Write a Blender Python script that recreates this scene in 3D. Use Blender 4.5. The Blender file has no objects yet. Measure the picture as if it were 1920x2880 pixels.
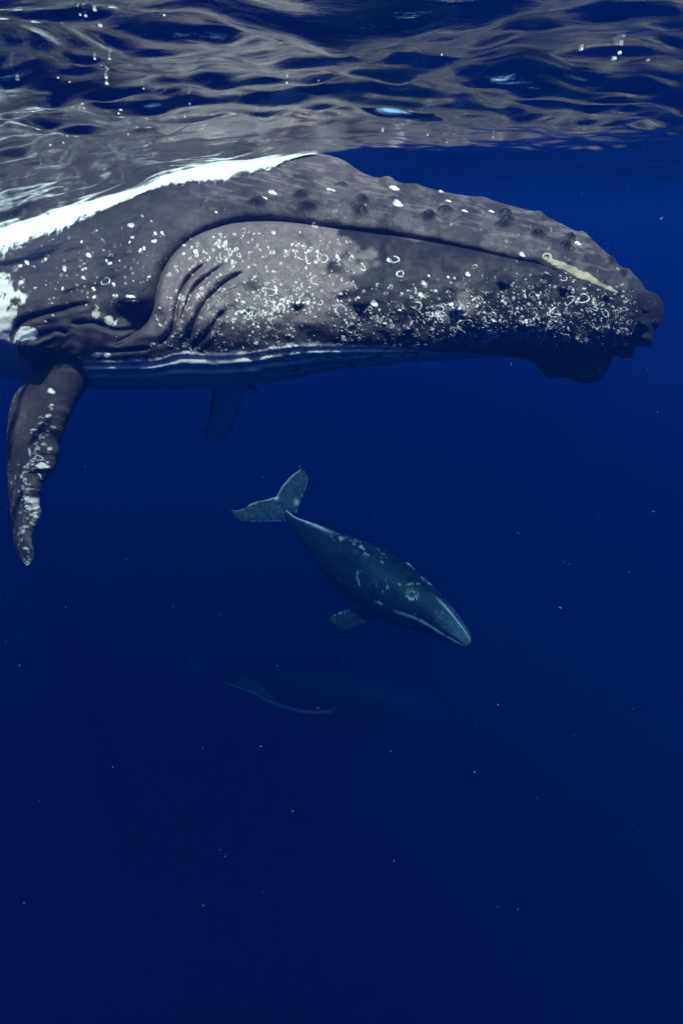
import bpy, math
import numpy as np
from math import radians as R

# ------------------------------------------------------------------ camera, light, exposure
scene = bpy.context.scene
COL = scene.collection
CAM = np.array([0.0, 0.0, -0.32])           # 32 cm below the mean water level (z = 0)
PITCH = R(26.0)
VFOV = R(80.0)
FPX = 1440.0 / math.tan(VFOV / 2)           # focal length in photo pixels (photo 1920 x 2880)

cd = bpy.data.cameras.new('camera')
cam = bpy.data.objects.new('camera', cd)
COL.objects.link(cam)
cam.location = CAM
cam.rotation_euler = (R(90) - PITCH, 0, 0)
cd.sensor_fit = 'VERTICAL'
cd.angle_y = VFOV
cd.clip_start = 0.02
cd.clip_end = 1000
scene.camera = cam

SUN_DIR = np.array([0.20, -0.41, 0.89]); SUN_DIR /= np.linalg.norm(SUN_DIR)
w = bpy.data.worlds.new('World'); scene.world = w; w.use_nodes = True
nt = w.node_tree; nt.nodes.clear()
sky = nt.nodes.new('ShaderNodeTexSky'); sky.sky_type = 'NISHITA'; sky.sun_disc = False
sky.sun_elevation = math.asin(SUN_DIR[2]); sky.sun_rotation = math.atan2(SUN_DIR[0], SUN_DIR[1])
bg = nt.nodes.new('ShaderNodeBackground'); bg.inputs['Strength'].default_value = 0.15
wo = nt.nodes.new('ShaderNodeOutputWorld')
nt.links.new(sky.outputs[0], bg.inputs[0]); nt.links.new(bg.outputs[0], wo.inputs[0])
sd_ = bpy.data.lights.new('sun', 'SUN'); sd_.energy = 5.0; sd_.angle = R(0.5); sd_.color = (1.0, 0.87, 0.72)
sun = bpy.data.objects.new('sun', sd_); COL.objects.link(sun)
import mathutils
sun.rotation_euler = mathutils.Vector(SUN_DIR).to_track_quat('Z', 'Y').to_euler()
sun.location = (0, 0, 30)

scene.view_settings.view_transform = 'Standard'
scene.view_settings.look = 'None'
scene.view_settings.exposure = 1.2
scene.view_settings.gamma = 1.0
cy = scene.cycles
cy.use_denoising = True
cy.max_bounces = 8; cy.diffuse_bounces = 3; cy.glossy_bounces = 5; cy.transmission_bounces = 4
cy.volume_bounces = 2; cy.transparent_max_bounces = 16
cy.sample_clamp_indirect = 6.0
cy.caustics_reflective = False; cy.caustics_refractive = False

rng = np.random.default_rng(11)

# ------------------------------------------------------------------ helpers
FWD = np.array([0, math.cos(PITCH), -math.sin(PITCH)])
UPV = np.array([0, math.sin(PITCH), math.cos(PITCH)])
RGT = np.array([1.0, 0, 0])

def ray(px, py):
    px = np.asarray(px, float); py = np.asarray(py, float)
    return FWD + ((px - 960) / FPX)[..., None] * RGT + ((1440 - py) / FPX)[..., None] * UPV

def at_y(px, py, Y):                        # world point under a photo pixel on the vertical plane y = Y
    d = ray(px, py)
    return CAM + d * (np.asarray(Y, float) / d[..., 1])[..., None]

def at_depth(px, py, D):
    return CAM + ray(px, py) * np.asarray(D, float)[..., None]

def sstep(a, b, x):
    t = np.clip((x - a) / (b - a), 0, 1); return t * t * (3 - 2 * t)

def vnoise(x, y, seed):                     # smooth value noise
    r = np.random.default_rng(seed); T = r.random((256, 256))
    xi = np.floor(x).astype(int); yi = np.floor(y).astype(int)
    fx = x - xi; fy = y - yi
    fx = fx * fx * (3 - 2 * fx); fy = fy * fy * (3 - 2 * fy)
    a = T[xi & 255, yi & 255]; b = T[(xi + 1) & 255, yi & 255]
    c = T[xi & 255, (yi + 1) & 255]; d = T[(xi + 1) & 255, (yi + 1) & 255]
    return (a * (1 - fx) + b * fx) * (1 - fy) + (c * (1 - fx) + d * fx) * fy

def fbm(x, y, seed, octv=4):
    s = 0; a = 0.5; n = 0
    for k in range(octv):
        s = s + a * vnoise(x * 2 ** k, y * 2 ** k, seed + k); n += a; a *= 0.5
    return s / n

def interp(x, pts):
    p = np.array(pts, float); return np.interp(x, p[:, 0], p[:, 1])

def smooth_interp(x, pts, k=9):
    """interp through points, corners rounded by a cubic (Catmull-Rom / finite-difference Hermite)"""
    p = np.array(pts, float); X, Y = p[:, 0], p[:, 1]
    h = np.diff(X); dl = np.diff(Y) / h
    m = np.zeros(len(X)); m[1:-1] = np.where(dl[:-1] * dl[1:] > 0, 2 * dl[:-1] * dl[1:] / (dl[:-1] + dl[1:] + 1e-12), 0)
    m[0] = dl[0]; m[-1] = dl[-1]
    x = np.clip(x, X[0], X[-1])
    i = np.clip(np.searchsorted(X, x) - 1, 0, len(h) - 1)
    t = (x - X[i]) / h[i]
    return ((2*t**3 - 3*t**2 + 1) * Y[i] + (t**3 - 2*t**2 + t) * h[i] * m[i]
            + (-2*t**3 + 3*t**2) * Y[i+1] + (t**3 - t**2) * h[i] * m[i+1])

def curve(pts, n):
    """resampled Catmull-Rom through points of any dimension"""
    P = np.array(pts, float); P = np.vstack([2*P[0]-P[1], P, 2*P[-1]-P[-2]])
    out = []; segs = len(P) - 3
    for u in np.linspace(0, segs - 1e-6, n):
        i = int(u); t = u - i; a, b, c, d = P[i:i+4]
        out.append(0.5 * (2*b + (c-a)*t + (2*a-5*b+4*c-d)*t*t + (3*b-a-3*c+d)*t**3))
    return np.array(out)

def polydist(px, py, poly, reach=160):
    """distance to a polyline, its signed version (side) and the fraction along it"""
    poly = np.array(poly, float)
    seg = np.diff(poly, axis=0); L = np.hypot(seg[:, 0], seg[:, 1]); cum = np.concatenate([[0], np.cumsum(L)])
    best = np.full(px.shape, 1e9); sgn = np.ones(px.shape); fr = np.zeros(px.shape)
    for k in range(len(seg)):
        ax, ay = poly[k]; dx, dy = seg[k] / L[k]
        rx = px - ax; ry = py - ay
        t = np.clip(rx * dx + ry * dy, 0, L[k])
        ex = rx - t * dx; ey = ry - t * dy
        d = np.hypot(ex, ey); m = d < best
        best = np.where(m, d, best)
        sgn = np.where(m, np.sign(dx * ry - dy * rx), sgn)
        fr = np.where(m, (cum[k] + t) / cum[-1], fr)
    return best, best * sgn, fr

def build_mesh(name, V, F, mat, parent=None, attrs=None, smooth=True, link=True):
    me = bpy.data.meshes.new(name)
    V = np.ascontiguousarray(V, np.float32); F = np.ascontiguousarray(F, np.int32)
    n = F.shape[1]
    me.vertices.add(len(V)); me.vertices.foreach_set('co', V.ravel())
    me.loops.add(F.size); me.loops.foreach_set('vertex_index', F.ravel())
    me.polygons.add(len(F))
    me.polygons.foreach_set('loop_start', np.arange(0, F.size, n, dtype=np.int32))
    me.polygons.foreach_set('loop_total', np.full(len(F), n, np.int32))
    if smooth: me.polygons.foreach_set('use_smooth', np.ones(len(F), bool))
    for k, v in (attrs or {}).items():
        a = me.attributes.new(k, 'FLOAT', 'POINT'); a.data.foreach_set('value', np.ascontiguousarray(v, np.float32))
    me.update(calc_edges=True); me.validate()
    if mat: me.materials.append(mat)
    o = bpy.data.objects.new(name, me)
    if link: COL.objects.link(o)
    if parent: o.parent = parent
    return o

def grid_faces(nr, nc, wrap_rows=False, off=0):
    """vertices indexed [row, col]; quads"""
    r = np.arange(nr if wrap_rows else nr - 1); c = np.arange(nc - 1)
    Rr, Cc = np.meshgrid(r, c, indexing='ij'); R2 = (Rr + 1) % nr
    return np.stack([Rr*nc+Cc, R2*nc+Cc, R2*nc+Cc+1, Rr*nc+Cc+1], -1).reshape(-1, 4) + off

def tag(o, label, cat, group=None, kind=None):
    if label: o['label'] = label
    if cat: o['category'] = cat
    if group: o['group'] = group
    if kind: o['kind'] = kind

class Geo:                                   # collects pieces of ONE continuous body
    def __init__(s): s.V=[]; s.F=[]; s.A={}; s.n=0
    def add(s, V, F, **attrs):
        V = V.reshape(-1, 3); s.V.append(V); s.F.append(F + s.n); s.n += len(V)
        for k in ('pale', 'cream', 'tone'):
            s.A.setdefault(k, []).append(np.broadcast_to(np.asarray(attrs.get(k, 0.0), float), (len(V),)) if np.ndim(attrs.get(k, 0.0)) == 0 else np.asarray(attrs[k]).ravel())
    def build(s, name, mat):
        return build_mesh(name, np.vstack(s.V), np.vstack(s.F), mat, attrs={k: np.concatenate(v) for k, v in s.A.items()})

# ------------------------------------------------------------------ materials
def new_mat(name):
    m = bpy.data.materials.new(name); m.use_nodes = True; t = m.node_tree; t.nodes.clear()
    out = t.nodes.new('ShaderNodeOutputMaterial'); return m, t, out

def nd(t, kind, **kw):
    n = t.nodes.new(kind)
    for k, v in kw.items():
        if hasattr(n, k) and not isinstance(n.bl_rna.properties.get(k), type(None)): setattr(n, k, v)
        else: n.inputs[k.replace('_', ' ')].default_value = v
    return n

def whale_skin(name, tint=(1.30, 1.0, 0.96), fine=1.0):
    m, t, out = new_mat(name)
    L = t.links.new
    p = t.nodes.new('ShaderNodeBsdfPrincipled')
    p.inputs['Roughness'].default_value = 0.5; p.inputs['Specular IOR Level'].default_value = 0.12
    tc = t.nodes.new('ShaderNodeTexCoord')
    at = {}
    for k in ('pale', 'cream', 'tone'):
        a = t.nodes.new('ShaderNodeAttribute'); a.attribute_name = k; at[k] = a.outputs['Fac']
    n1 = t.nodes.new('ShaderNodeTexNoise'); n1.inputs['Scale'].default_value = 22 * fine; n1.inputs['Detail'].default_value = 7; n1.inputs['Roughness'].default_value = 0.65
    n2 = t.nodes.new('ShaderNodeTexNoise'); n2.inputs['Scale'].default_value = 120 * fine; n2.inputs['Detail'].default_value = 4
    L(tc.outputs['Object'], n1.inputs['Vector']); L(tc.outputs['Object'], n2.inputs['Vector'])
    r1 = t.nodes.new('ShaderNodeMapRange'); r1.inputs['From Min'].default_value = .3; r1.inputs['From Max'].default_value = .7; r1.inputs['To Min'].default_value = .68; r1.inputs['To Max'].default_value = 1.32
    L(n1.outputs['Fac'], r1.inputs['Value'])
    r2 = t.nodes.new('ShaderNodeMapRange'); r2.inputs['From Min'].default_value = .3; r2.inputs['From Max'].default_value = .7; r2.inputs['To Min'].default_value = .85; r2.inputs['To Max'].default_value = 1.15
    L(n2.outputs['Fac'], r2.inputs['Value'])
    m1 = t.nodes.new('ShaderNodeMath'); m1.operation = 'MULTIPLY'; L(at['tone'], m1.inputs[0]); L(r1.outputs[0], m1.inputs[1])
    m2 = t.nodes.new('ShaderNodeMath'); m2.operation = 'MULTIPLY'; L(m1.outputs[0], m2.inputs[0]); L(r2.outputs[0], m2.inputs[1])
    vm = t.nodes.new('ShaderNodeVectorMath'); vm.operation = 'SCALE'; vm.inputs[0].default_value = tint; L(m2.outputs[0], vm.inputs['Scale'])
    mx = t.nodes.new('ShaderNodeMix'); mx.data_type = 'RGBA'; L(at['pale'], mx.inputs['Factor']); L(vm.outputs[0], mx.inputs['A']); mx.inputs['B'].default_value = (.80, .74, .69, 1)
    mc = t.nodes.new('ShaderNodeMix'); mc.data_type = 'RGBA'; L(at['cream'], mc.inputs['Factor']); L(mx.outputs['Result'], mc.inputs['A']); mc.inputs['B'].default_value = (.46, .36, .25, 1)
    L(mc.outputs['Result'], p.inputs['Base Color'])
    b = t.nodes.new('ShaderNodeBump'); b.inputs['Strength'].default_value = .35; b.inputs['Distance'].default_value = .006 / fine
    L(n2.outputs['Fac'], b.inputs['Height'])
    b2 = t.nodes.new('ShaderNodeBump'); b2.inputs['Strength'].default_value = .3; b2.inputs['Distance'].default_value = .02 / fine
    L(n1.outputs['Fac'], b2.inputs['Height']); L(b.outputs[0], b2.inputs['Normal']); L(b2.outputs[0], p.inputs['Normal'])
    L(p.outputs[0], out.inputs['Surface'])
    return m

SKIN = whale_skin('humpback_skin')
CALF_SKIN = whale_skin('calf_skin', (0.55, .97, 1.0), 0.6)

# ------------------------------------------------------------------ the mother's profile, in photo pixels
WATERLINE = [(-400,735),(-100,690),(0,668),(122,628),(245,585),(367,545),(416,527),(490,495),(551,483),(612,473),(704,461),(796,446),(857,434),(888,431),(930,431)]
TOP = [(-5200,930),(-4300,880),(-3000,800),(-1500,690),(-400,668),(0,615),(245,535),(416,482),(551,450),(704,432),(800,427),(857,428),(888,431),(920,436),(960,448),(1021,486),(1055,499),(1113,512),(1168,519),(1235,537),(1303,549),(1382,563),(1419,574),(1468,587),(1517,600),(1535,609),(1572,626),(1621,651),(1652,664),(1689,697),(1719,724),(1737,743),(1774,768),(1802,793),(1811,808),(1818,817),(1842,824),(1856,838),(1863,852),(1867,866)]
BOT = [(-5200,940),(-4300,960),(-3000,1000),(-1500,1040),(-300,1050),(0,1060),(60,1068),(140,1085),(233,1094),(388,1096),(601,1094),(717,1084),(960,1040),(1082,1028),(1144,1019),(1290,1012),(1358,1006),(1437,1006),(1486,1015),(1511,1031),(1529,1055),(1545,1067),(1565,1064),(1591,1061),(1609,1070),(1646,1081),(1682,1072),(1707,1043),(1722,1010),(1735,1001),(1762,1009),(1776,1005),(1784,980),(1800,974),(1822,976),(1833,968),(1840,930),(1852,916),(1861,900),(1867,872)]
LOW = [(-5200,938),(-300,1000),(60,1030),(240,1013),(420,1010),(520,986),(600,992),(704,986),(765,975),(857,966),(960,968),(1082,972),(1205,981),(1327,993),(1419,999),(1500,1015),(1560,1055),(1700,1050),(1867,872)]
MOUTH = [(306,972),(343,957),(392,927),(422,890),(438,841),(447,798),(465,749),(502,700),(551,663),(612,639),(673,625),(765,622),(857,630),(960,645),(1144,669),(1327,703),(1450,731),(1511,743),(1572,767),(1633,792),(1695,811),(1737,822),(1811,822)]
WIDTH = [(-5200,.05),(-4300,.22),(-3000,.6),(-1500,1.0),(0,1.12),(400,1.08),(700,1.02),(1000,.92),(1300,.77),(1500,.63),(1650,.5),(1750,.39),(1811,.29),(1845,.18),(1860,.10),(1867,.02)]
def D0(x): return 4.72 - 0.00012 * np.clip(x, -4000, 1900)
BULGE = [(-5200,.5),(-600,.58),(0,.66),(200,.70),(330,.74),(560,.78),(960,.76),(1300,.72),(1400,.70),(1650,.62),(1867,.5)]

def rest_depth(x, py):
    """how far (m) the smooth flank stands out from the mid plane at photo pixel (x, py)"""
    yt = smooth_interp(x, TOP); yb = smooth_interp(x, BOT)
    tau = np.clip((py - yt) / (yb - yt), 0, 1)
    tm = interp(x, BULGE); k = math.log(0.5) / np.log(tm)
    q = tau ** k
    return interp(x, WIDTH) * (1 - np.abs(2 * q - 1) ** 2.35) ** (1 / 2.35)

# ------------------------------------------------------------------ marks (barnacle scars), in photo pixels
def scar_marks():
    M = []                                    # x, y, r, ring thickness (0 = disc), squash, angle, gap start, gap size, strength
    r = np.random.default_rng(5)
    def rnd(n, xr, yr, r0, r1, ring, dens=None, s0=.6, s1=1.0):
        k = 0; tries = 0
        while k < n and tries < n * 60:
            tries += 1
            x = r.uniform(*xr); y = r.uniform(*yr)
            if dens is not None and r.random() > dens(x, y): continue
            rad = r0 + (r1 - r0) * r.random() ** 2.2
            isr = r.random() < ring
            M.append((x, y, rad * (1.25 if isr else .85), (1.1 + 1.5 * r.random() ** 2) if isr else 0, r.uniform(.55, 1), r.uniform(0, math.pi), r.uniform(0, 6.28), r.uniform(0, 3.2) if isr else 0, r.uniform(s0, s1)))
            k += 1
    def my(x): return np.interp(x, [p[0] for p in MOUTH[7:]], [p[1] for p in MOUTH[7:]])
    # rear of the lower jaw, over the throat grooves
    def dA(x, y):
        if x < 500 and y < np.interp(x, [430, 470, 502], [880, 760, 705]): return 0
        if y < my(max(x, 502)) + 22: return 0
        return 0.9 if y > 720 or x < 760 else 0.45
    rnd(330, (425, 1010), (640, 985), 2.2, 6.5, .22, dA, .45, 1.0)
    rnd(160, (480, 800), (860, 1000), 2.0, 4.5, .3, None, .3, .65)
    # clusters
    for cx, cy, n, s in [(550,712,16,26),(610,690,14,24),(640,700,10,18),(800,705,10,18),(850,700,9,20),(745,850,20,26),(800,860,18,26),(850,840,14,22),(660,735,8,12),(900,870,16,28),(720,890,16,26),(960,890,14,24),(545,840,12,20),(600,800,10,18),(690,860,12,18)]:
        for _ in range(n):
            isr = r.random() < .35
            M.append((cx + r.normal() * s, cy + r.normal() * s * .7, r.uniform(1.6, 5.2) * (1.3 if isr else 1), 2.0 if isr else 0, r.uniform(.5, 1), r.uniform(0, 3.1), r.uniform(0, 6.28), r.uniform(0, 2.5), r.uniform(.7, 1)))
    # forward lower jaw: dense rings and blots below the lip
    def dB(x, y):
        top = np.interp(x, [960, 1150, 1300, 1500, 1700, 1790], [850, 835, 815, 800, 815, 850])
        if y < top - 40: return 0.03
        if y < top: return .3
        return 1.0 if x > 1220 else .75
    rnd(640, (960, 1790), (720, 975), 2.2, 6.8, .45, dB, .22, 1.0)
    rnd(60, (1200, 1640), (850, 950), 4, 8, .35, dB, .7, 1.0)
    rnd(700, (960, 1790), (720, 985), .9, 2.2, 0, dB, .3, .9)
    rnd(420, (440, 1000), (660, 985), .8, 2.0, 0, dA, .25, .8)
    rnd(130, (1250, 1700), (930, 1010), 2.5, 7, .6, None, .15, .4)
    rnd(40, (1530, 1700), (1020, 1070), 2, 5, .5, None, .1, .25)
    for (x, y, q) in [(1191,797,7),(1183,830,7.5),(1093,732,6),(1315,772,6.5),(1052,855,9),(948,722,6),(884,633,8),(1205,776,3.5),(990,720,4),(770,850,5)]:
        M.append((x, y, q, 0, .95, 0, 0, 0, 1.0))
    for (x, y, q, th) in [(757,821,17,4),(790,870,15,5),(905,725,16,3),(890,788,15,3.2),(850,722,12,3),(1225,875,19,3.2),(1240,892,14,3),(1308,917,20,2.6),(1019,752,9,3.5),(957,873,14,4),(1110,730,12,3.5),(1125,770,9,3),(1170,860,14,2.5),(1640,840,15,4),(1600,845,13,3),(1700,880,12,3.5),(1560,880,15,4)]:
        M.append((x, y, q, th, r.uniform(.6, .9), r.uniform(0, 3), r.uniform(0, 6), r.uniform(.4, 2.8), .95))
    # cheek and flank
    rnd(110, (60, 470), (600, 860), 1.8, 4, .25, lambda x, y: .9 if (y > 640 + (300 - x) * .15 and (x < 425 or y < 760)) else .1, .25, .8)
    for (x, y, q) in [(369,633,9),(250,718,8),(182,755,8),(76,737,8),(58,748,6),(230,680,4),(373,668,5),(365,681,4),(232,758,5),(242,755,4),(235,781,6),(310,740,6),(300,733,5),(177,812,5),(264,812,6),(266,835,6),(437,656,5),(456,655,5),(395,704,6),(406,698,5),(434,678,7),(298,791,12),(420,778,5),(129,729,5),(150,887,4),(129,905,4),(325,832,7),(320,800,6)]:
        M.append((x, y, q, 2.4 if q > 10 else 0, .7, r.uniform(0, 3), 0, 0, .95))
    # upper jaw
    for (x, y, q, sq) in [(766,541,11,.55),(744,562,8,.8),(883,632,0.1,.8),(1108,529,14,.45),(1118,573,14,.55),(1624,684,9,.55),(1240,538,6,.7),(1306,593,8,.35),(1380,594,9,.3),(930,533,12,.3),(1467,717,8,.9),(1260,565,8,.3),(400,607,4,.8),(608,597,4,.7)]:
        M.append((x, y, q, 0, sq, .15, 0, 0, .9))
    rnd(60, (560, 1750), (560, 800), 2.0, 5.5, .45, lambda x, y: 1.0 if y < my(x) - 8 and y > my(x) - 130 else 0, .08, .35)
    # pale streaks by the chin
    M.append((1387, 940, 17, 0, .65, .3, 0, 0, .95)); M.append((1368, 958, 16, 0, .5, -.75, 0, 0, .8)); M.append((1345, 975, 15, 0, .4, -.6, 0, 0, .5)); M.append((1375,934,11,0,.45,.2,0,0,.9))
    M.append((1228, 966, 18, 0, .5, .2, 0, 0, .35)); M.append((1515, 958, 20, 0, .35, -.3, 0, 0, .35))
    # the bright dash in front of the eye
    M.append((362, 834, 8, 0, .5, 0, 0, 0, 1)); M.append((374, 835, 8, 0, .5, 0, 0, 0, 1)); M.append((368, 834.5, 8, 0, .5, 0, 0, 0, 1))
    return M

def apply_marks(pale, PX, PY, marks, cols=None):
    """PX, PY: [rows, cols] photo pixels; columns share x when cols is given"""
    for (x, y, rad, th, sq, ang, g0, gs, st) in marks:
        ext = rad + 4
        if cols is not None:
            a, b = np.searchsorted(cols, [x - ext, x + ext])
            if b <= a: continue
            sl = (slice(None), slice(a, b))
        else: sl = (slice(None), slice(None))
        dx = PX[sl] - x; dy = PY[sl] - y
        c, s = math.cos(ang), math.sin(ang)
        u = c * dx + s * dy; v = (-s * dx + c * dy) / sq
        rr = np.hypot(u, v)
        th_ = np.arctan2(v, u)
        wob = 1 + .16 * np.sin(2 * th_ + g0) + .1 * np.sin(3 * th_ + 2 * g0)
        rr = rr / wob
        if th == 0: m = 1 - sstep(rad - 1.2, rad + 1.2, rr)
        else:
            m = 1 - sstep(th * .5 - .6, th * .5 + 1.0, np.abs(rr - rad))
            if gs > 0: m = m * sstep(gs * .5 - .2, gs * .5 + .2, np.abs((th_ - g0 + math.pi) % (2 * math.pi) - math.pi))
        pale[sl] = np.maximum(pale[sl], m * st)

# ------------------------------------------------------------------ the mother
def plate(edge_a, edge_b, da, db, thick, nrow=160, ncol=40, jag=None, by_y=False):
    """a fin: lens-section sheet between two edges given in photo pixels, with its own depth (m) along each edge.
    returns vertices [2*ncol-2, nrow, 3] and the pixel grids"""
    A = curve(edge_a, nrow); B = curve(edge_b, nrow)
    if by_y:
        y0, y1 = A[0, 1], A[-1, 1]; yy = np.linspace(y0, y1, nrow)
        def lay(E):
            E = E.copy(); E[:, 1] = np.maximum.accumulate(E[:, 1] + np.arange(len(E)) * 1e-4); return np.stack([np.interp(yy, E[:, 1], E[:, 0]), yy], -1)
        A = lay(A); B = lay(B)
    J = np.zeros(nrow)
    if jag is not None:
        J = jag(np.linspace(0, 1, nrow))[:, 0]; kk = max(3, nrow // 7) | 1
        sm = np.convolve(np.pad(A[:, 0], kk // 2, mode='edge'), np.ones(kk) / kk, 'valid')
        tp = np.clip(np.minimum(np.arange(nrow), nrow - 1 - np.arange(nrow)) / (kk / 2), 0, 1)
        sm = sm * tp + A[:, 0] * (1 - tp)
        J = J + A[:, 0] - sm; A = A.copy(); A[:, 0] = sm
    s = np.linspace(0, 1, nrow); DA = np.interp(s, *np.array(da).T); DB = np.interp(s, *np.array(db).T)
    v = (1 - np.cos(np.linspace(0, math.pi, ncol))) / 2
    PX = A[None, :, 0] * (1 - v[:, None]) + B[None, :, 0] * v[:, None]
    PX = PX + J[None] * ((1 - v[:, None]) ** 7)
    PY = A[None, :, 1] * (1 - v[:, None]) + B[None, :, 1] * v[:, None]
    DD = DA[None] * (1 - v[:, None]) + DB[None] * v[:, None]
    P = at_depth(PX, PY, DD)
    du = np.gradient(P, axis=0); dv = np.gradient(P, axis=1)
    N = np.cross(du, dv); N /= np.linalg.norm(N, axis=-1, keepdims=True) + 1e-9
    N = np.where((N[..., 1] > 0)[..., None], -N, N)
    T = np.interp(s, *np.array(thick).T)[None] * np.sqrt(np.clip(1 - np.abs(2 * v - 1) ** 2.2, 0, 1))[:, None] * (1.15 - .5 * v[:, None])
    front = P + N * T[..., None]; back = P - N * T[..., None]
    V = np.concatenate([front, back[-2:0:-1]], 0)
    PXX = np.concatenate([PX, PX[-2:0:-1]], 0); PYY = np.concatenate([PY, PY[-2:0:-1]], 0)
    return V, PXX, PYY, N, v

def mother():
    G = Geo()
    cols = np.concatenate([np.linspace(-5200, -700, 60), np.linspace(-680, -60, 60), np.arange(-56, 1840, 1.6), np.linspace(1840.5, 1867, 40)])
    cols = np.unique(cols); nc = len(cols)
    nr = 340
    u = np.linspace(0, 1, nr); tau = .5 * u + .5 * (1 - np.cos(math.pi * u)) / 2
    yt = smooth_interp(cols, TOP); yb = smooth_interp(cols, BOT)
    # knobs along the top of the head
    for (x, h, s) in [(1092, 13, 20), (1168, 3, 14), (1358, 5, 20), (1517, 7, 14), (1640, 8, 14), (1768, 7, 10), (1238, 3, 8), (1720, 3, 9)]:
        yt = yt - h * np.exp(-((cols - x) / s) ** 2)
    rough = (fbm(cols / 16, cols * 0, 61, 3) - .5) * sstep(1480, 1560, cols) * (1 - sstep(1800, 1840, cols))
    yb = yb + rough * 16
    PX = np.broadcast_to(cols, (nr, nc)).copy()
    PY = yt[None] + tau[:, None] * (yb - yt)[None]
    tm = interp(cols, BULGE); k = math.log(.5) / np.log(tm)
    keel = np.where((cols > 1437) & (cols < 1790), np.interp(cols, [1437, 1520, 1700, 1790], [1006, 1016, 1012, 978]), smooth_interp(cols, BOT))
    ts = np.clip((PY - yt[None]) / (keel - yt)[None], 0, 1)
    q = ts ** k[None]
    prof = np.clip(1 - np.abs(2 * q - 1) ** 2.35, 0, 1) ** (1 / 2.35)
    kb = (.60 * sstep(120, 260, cols) * (1 - sstep(1150, 1437, cols)))[None]
    prof = np.where(q > .5, kb + (1 - kb) * prof, prof)      # the pouch hangs: the keel line seen from the side is not the mid line
    hang = np.clip((yb[None] - PY) / 16, 0, 1) ** .5 * (tau[:, None] > .5)
    prof = np.maximum(prof, .40 * hang * ((cols > 1437) & (cols < 1790))[None] * np.exp(-((cols - 1625) / 130) ** 2)[None])
    W = interp(cols, WIDTH)
    w_ = W[None] * prof
    d = np.zeros_like(w_)
    edge = np.clip(prof * 2.2, 0, 1)          # details die out at the ridge and keel
    vis = cols > -60
    low = smooth_interp(cols[vis], LOW)[None]
    sl = (slice(None), vis)
    px = PX[sl]; py = PY[sl]; dd = np.zeros_like(px)
    # mouth line -------------------------------------------------
    mp = curve(MOUTH, 160)
    dist, sd, fr = polydist(px, py, mp)
    amp = sstep(0.0, .10, fr) * (1 - .5 * sstep(.55, .80, fr) - .3 * sstep(.78, .9, fr))
    up = -(.13 * np.exp(-np.clip(-sd, 0, None) / 26) + .03 * np.exp(-np.clip(-sd, 0, None) / 7))
    dn = -.16 * np.exp(-np.clip(sd, 0, None) / 4.0) + .045 * np.exp(-sd / 90) * (1 - np.exp(-np.clip(sd, 0, None) / 8))
    gl = np.where(sd < 0, up, dn)
    dd += gl * amp
    jaw = sstep(-3, 3, sd) * (px > 300)       # 1 on the lower jaw
    # throat folds ----------------------------------------------
    folds = [([(591,734),(551,761),(520,798),(499,853),(490,908),(471,945),(441,975)], .075, 5, 1),
             ([(637,737),(588,773),(551,804),(526,853),(511,902),(512,925)], .055, 5, 1),
             ([(700,758),(643,786),(606,816),(569,859),(545,908),(530,951),(520,982)], .075, 5.5, 1),
             ([(640,865),(606,902),(582,939),(551,969),(533,988)], .05, 4.5, 1),
             ([(30,950),(43,925),(61,905),(110,887),(171,871),(220,858),(262,852)], .06, 5, 1),
             ([(190,911),(233,908),(269,908),(300,920),(330,928),(400,922)], .05, 4.5, 1),
             ([(98,962),(110,945),(140,934),(165,930),(195,940)], .045, 4.5, 1),
             ([(262,990),(320,988),(372,985),(430,980)], .03, 4, 1),
             ([(110,978),(130,968),(150,965)], .03, 3.5, 1),
             ([(320,976),(350,962),(390,935)], .02, 3.5, 1),
             ([(318,806),(340,822),(368,825),(395,822),(420,812)], .02, 3.0, 1),
             ([(330,850),(365,862),(400,852)], .025, 4.0, 1)]
    for pts, A, s, side in folds:
        c = curve(pts, 50); di, sg, f = polydist(px, py, c)
        tap = sstep(0, .18, f) * (1 - sstep(.86, 1, f)); A = A * (.42 if c[0][0] < 430 else .62)
        dd += tap * (-A * np.exp(-(di / s) ** 2) - A * .5 * np.exp(-np.abs(di) / (2.6 * s)) + A * .35 * np.exp(-((di - 3.4 * s) / (2.0 * s)) ** 2))
    # eye mound and socket
    dd += .085 * np.exp(-(((px - 370) / 52) ** 2 + ((py - 838) / 27) ** 2)) - .07 * np.exp(-(((px - 385) / 70) ** 2 + ((py - 895) / 34) ** 2))
    # blunt lobe behind the flipper root
    dd += .10 * np.exp(-(((px - 88) / 42) ** 2 + ((py - 975) / 26) ** 2))
    # broad undulation of the flesh
    dd += (fbm(px / 90, py / 70, 3, 3) - .5) * .05 + (fbm(px / 28, py / 24, 23, 3) - .5) * .010
    # tubercles
    knobs = [(1018,562,19,.035,.55),(1012,591,24,.035,.5),(1205,610,26,.04,.5),(1251,593,24,.035,.5),(1420,599,18,.03,.6),(1425,617,18,.03,.5),(1413,633,22,.035,.5),(1511,660,20,.035,.6),(1591,691,17,.035,.65),(1603,669,16,.035,.6),(1716,734,13,.035,.8),(1753,767,14,.04,.9),
             (729,568,32,.03,.4),(851,548,30,.03,.4),(872,578,30,.03,.45),(960,520,18,.02,.4),(1105,560,16,.015,.4),(1560,745,10,.01,.5),
             (1419,792,24,.06,.8),(1591,810,24,.06,.8),(1708,828,19,.055,1),(1737,822,9,.03,1),(1817,871,11,.03,.9),(1810,912,21,.075,.95),(1845,908,14,.04,1),(1812,955,24,.07,.75),(1760,985,22,.06,.9),(1633,965,24,.05,.8),(1284,873,22,.05,.7),(839,856,22,.045,.7),(1018,853,24,.05,.6),(1745,942,20,.05,.8),(1680,930,17,.04,.8),(1150,925,22,.04,.7),(1480,915,22,.04,.7),(1790,840,9,.02,1),(1828,850,8,.02,1)]
    dark = np.zeros_like(px); lift = np.zeros_like(px)
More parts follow.
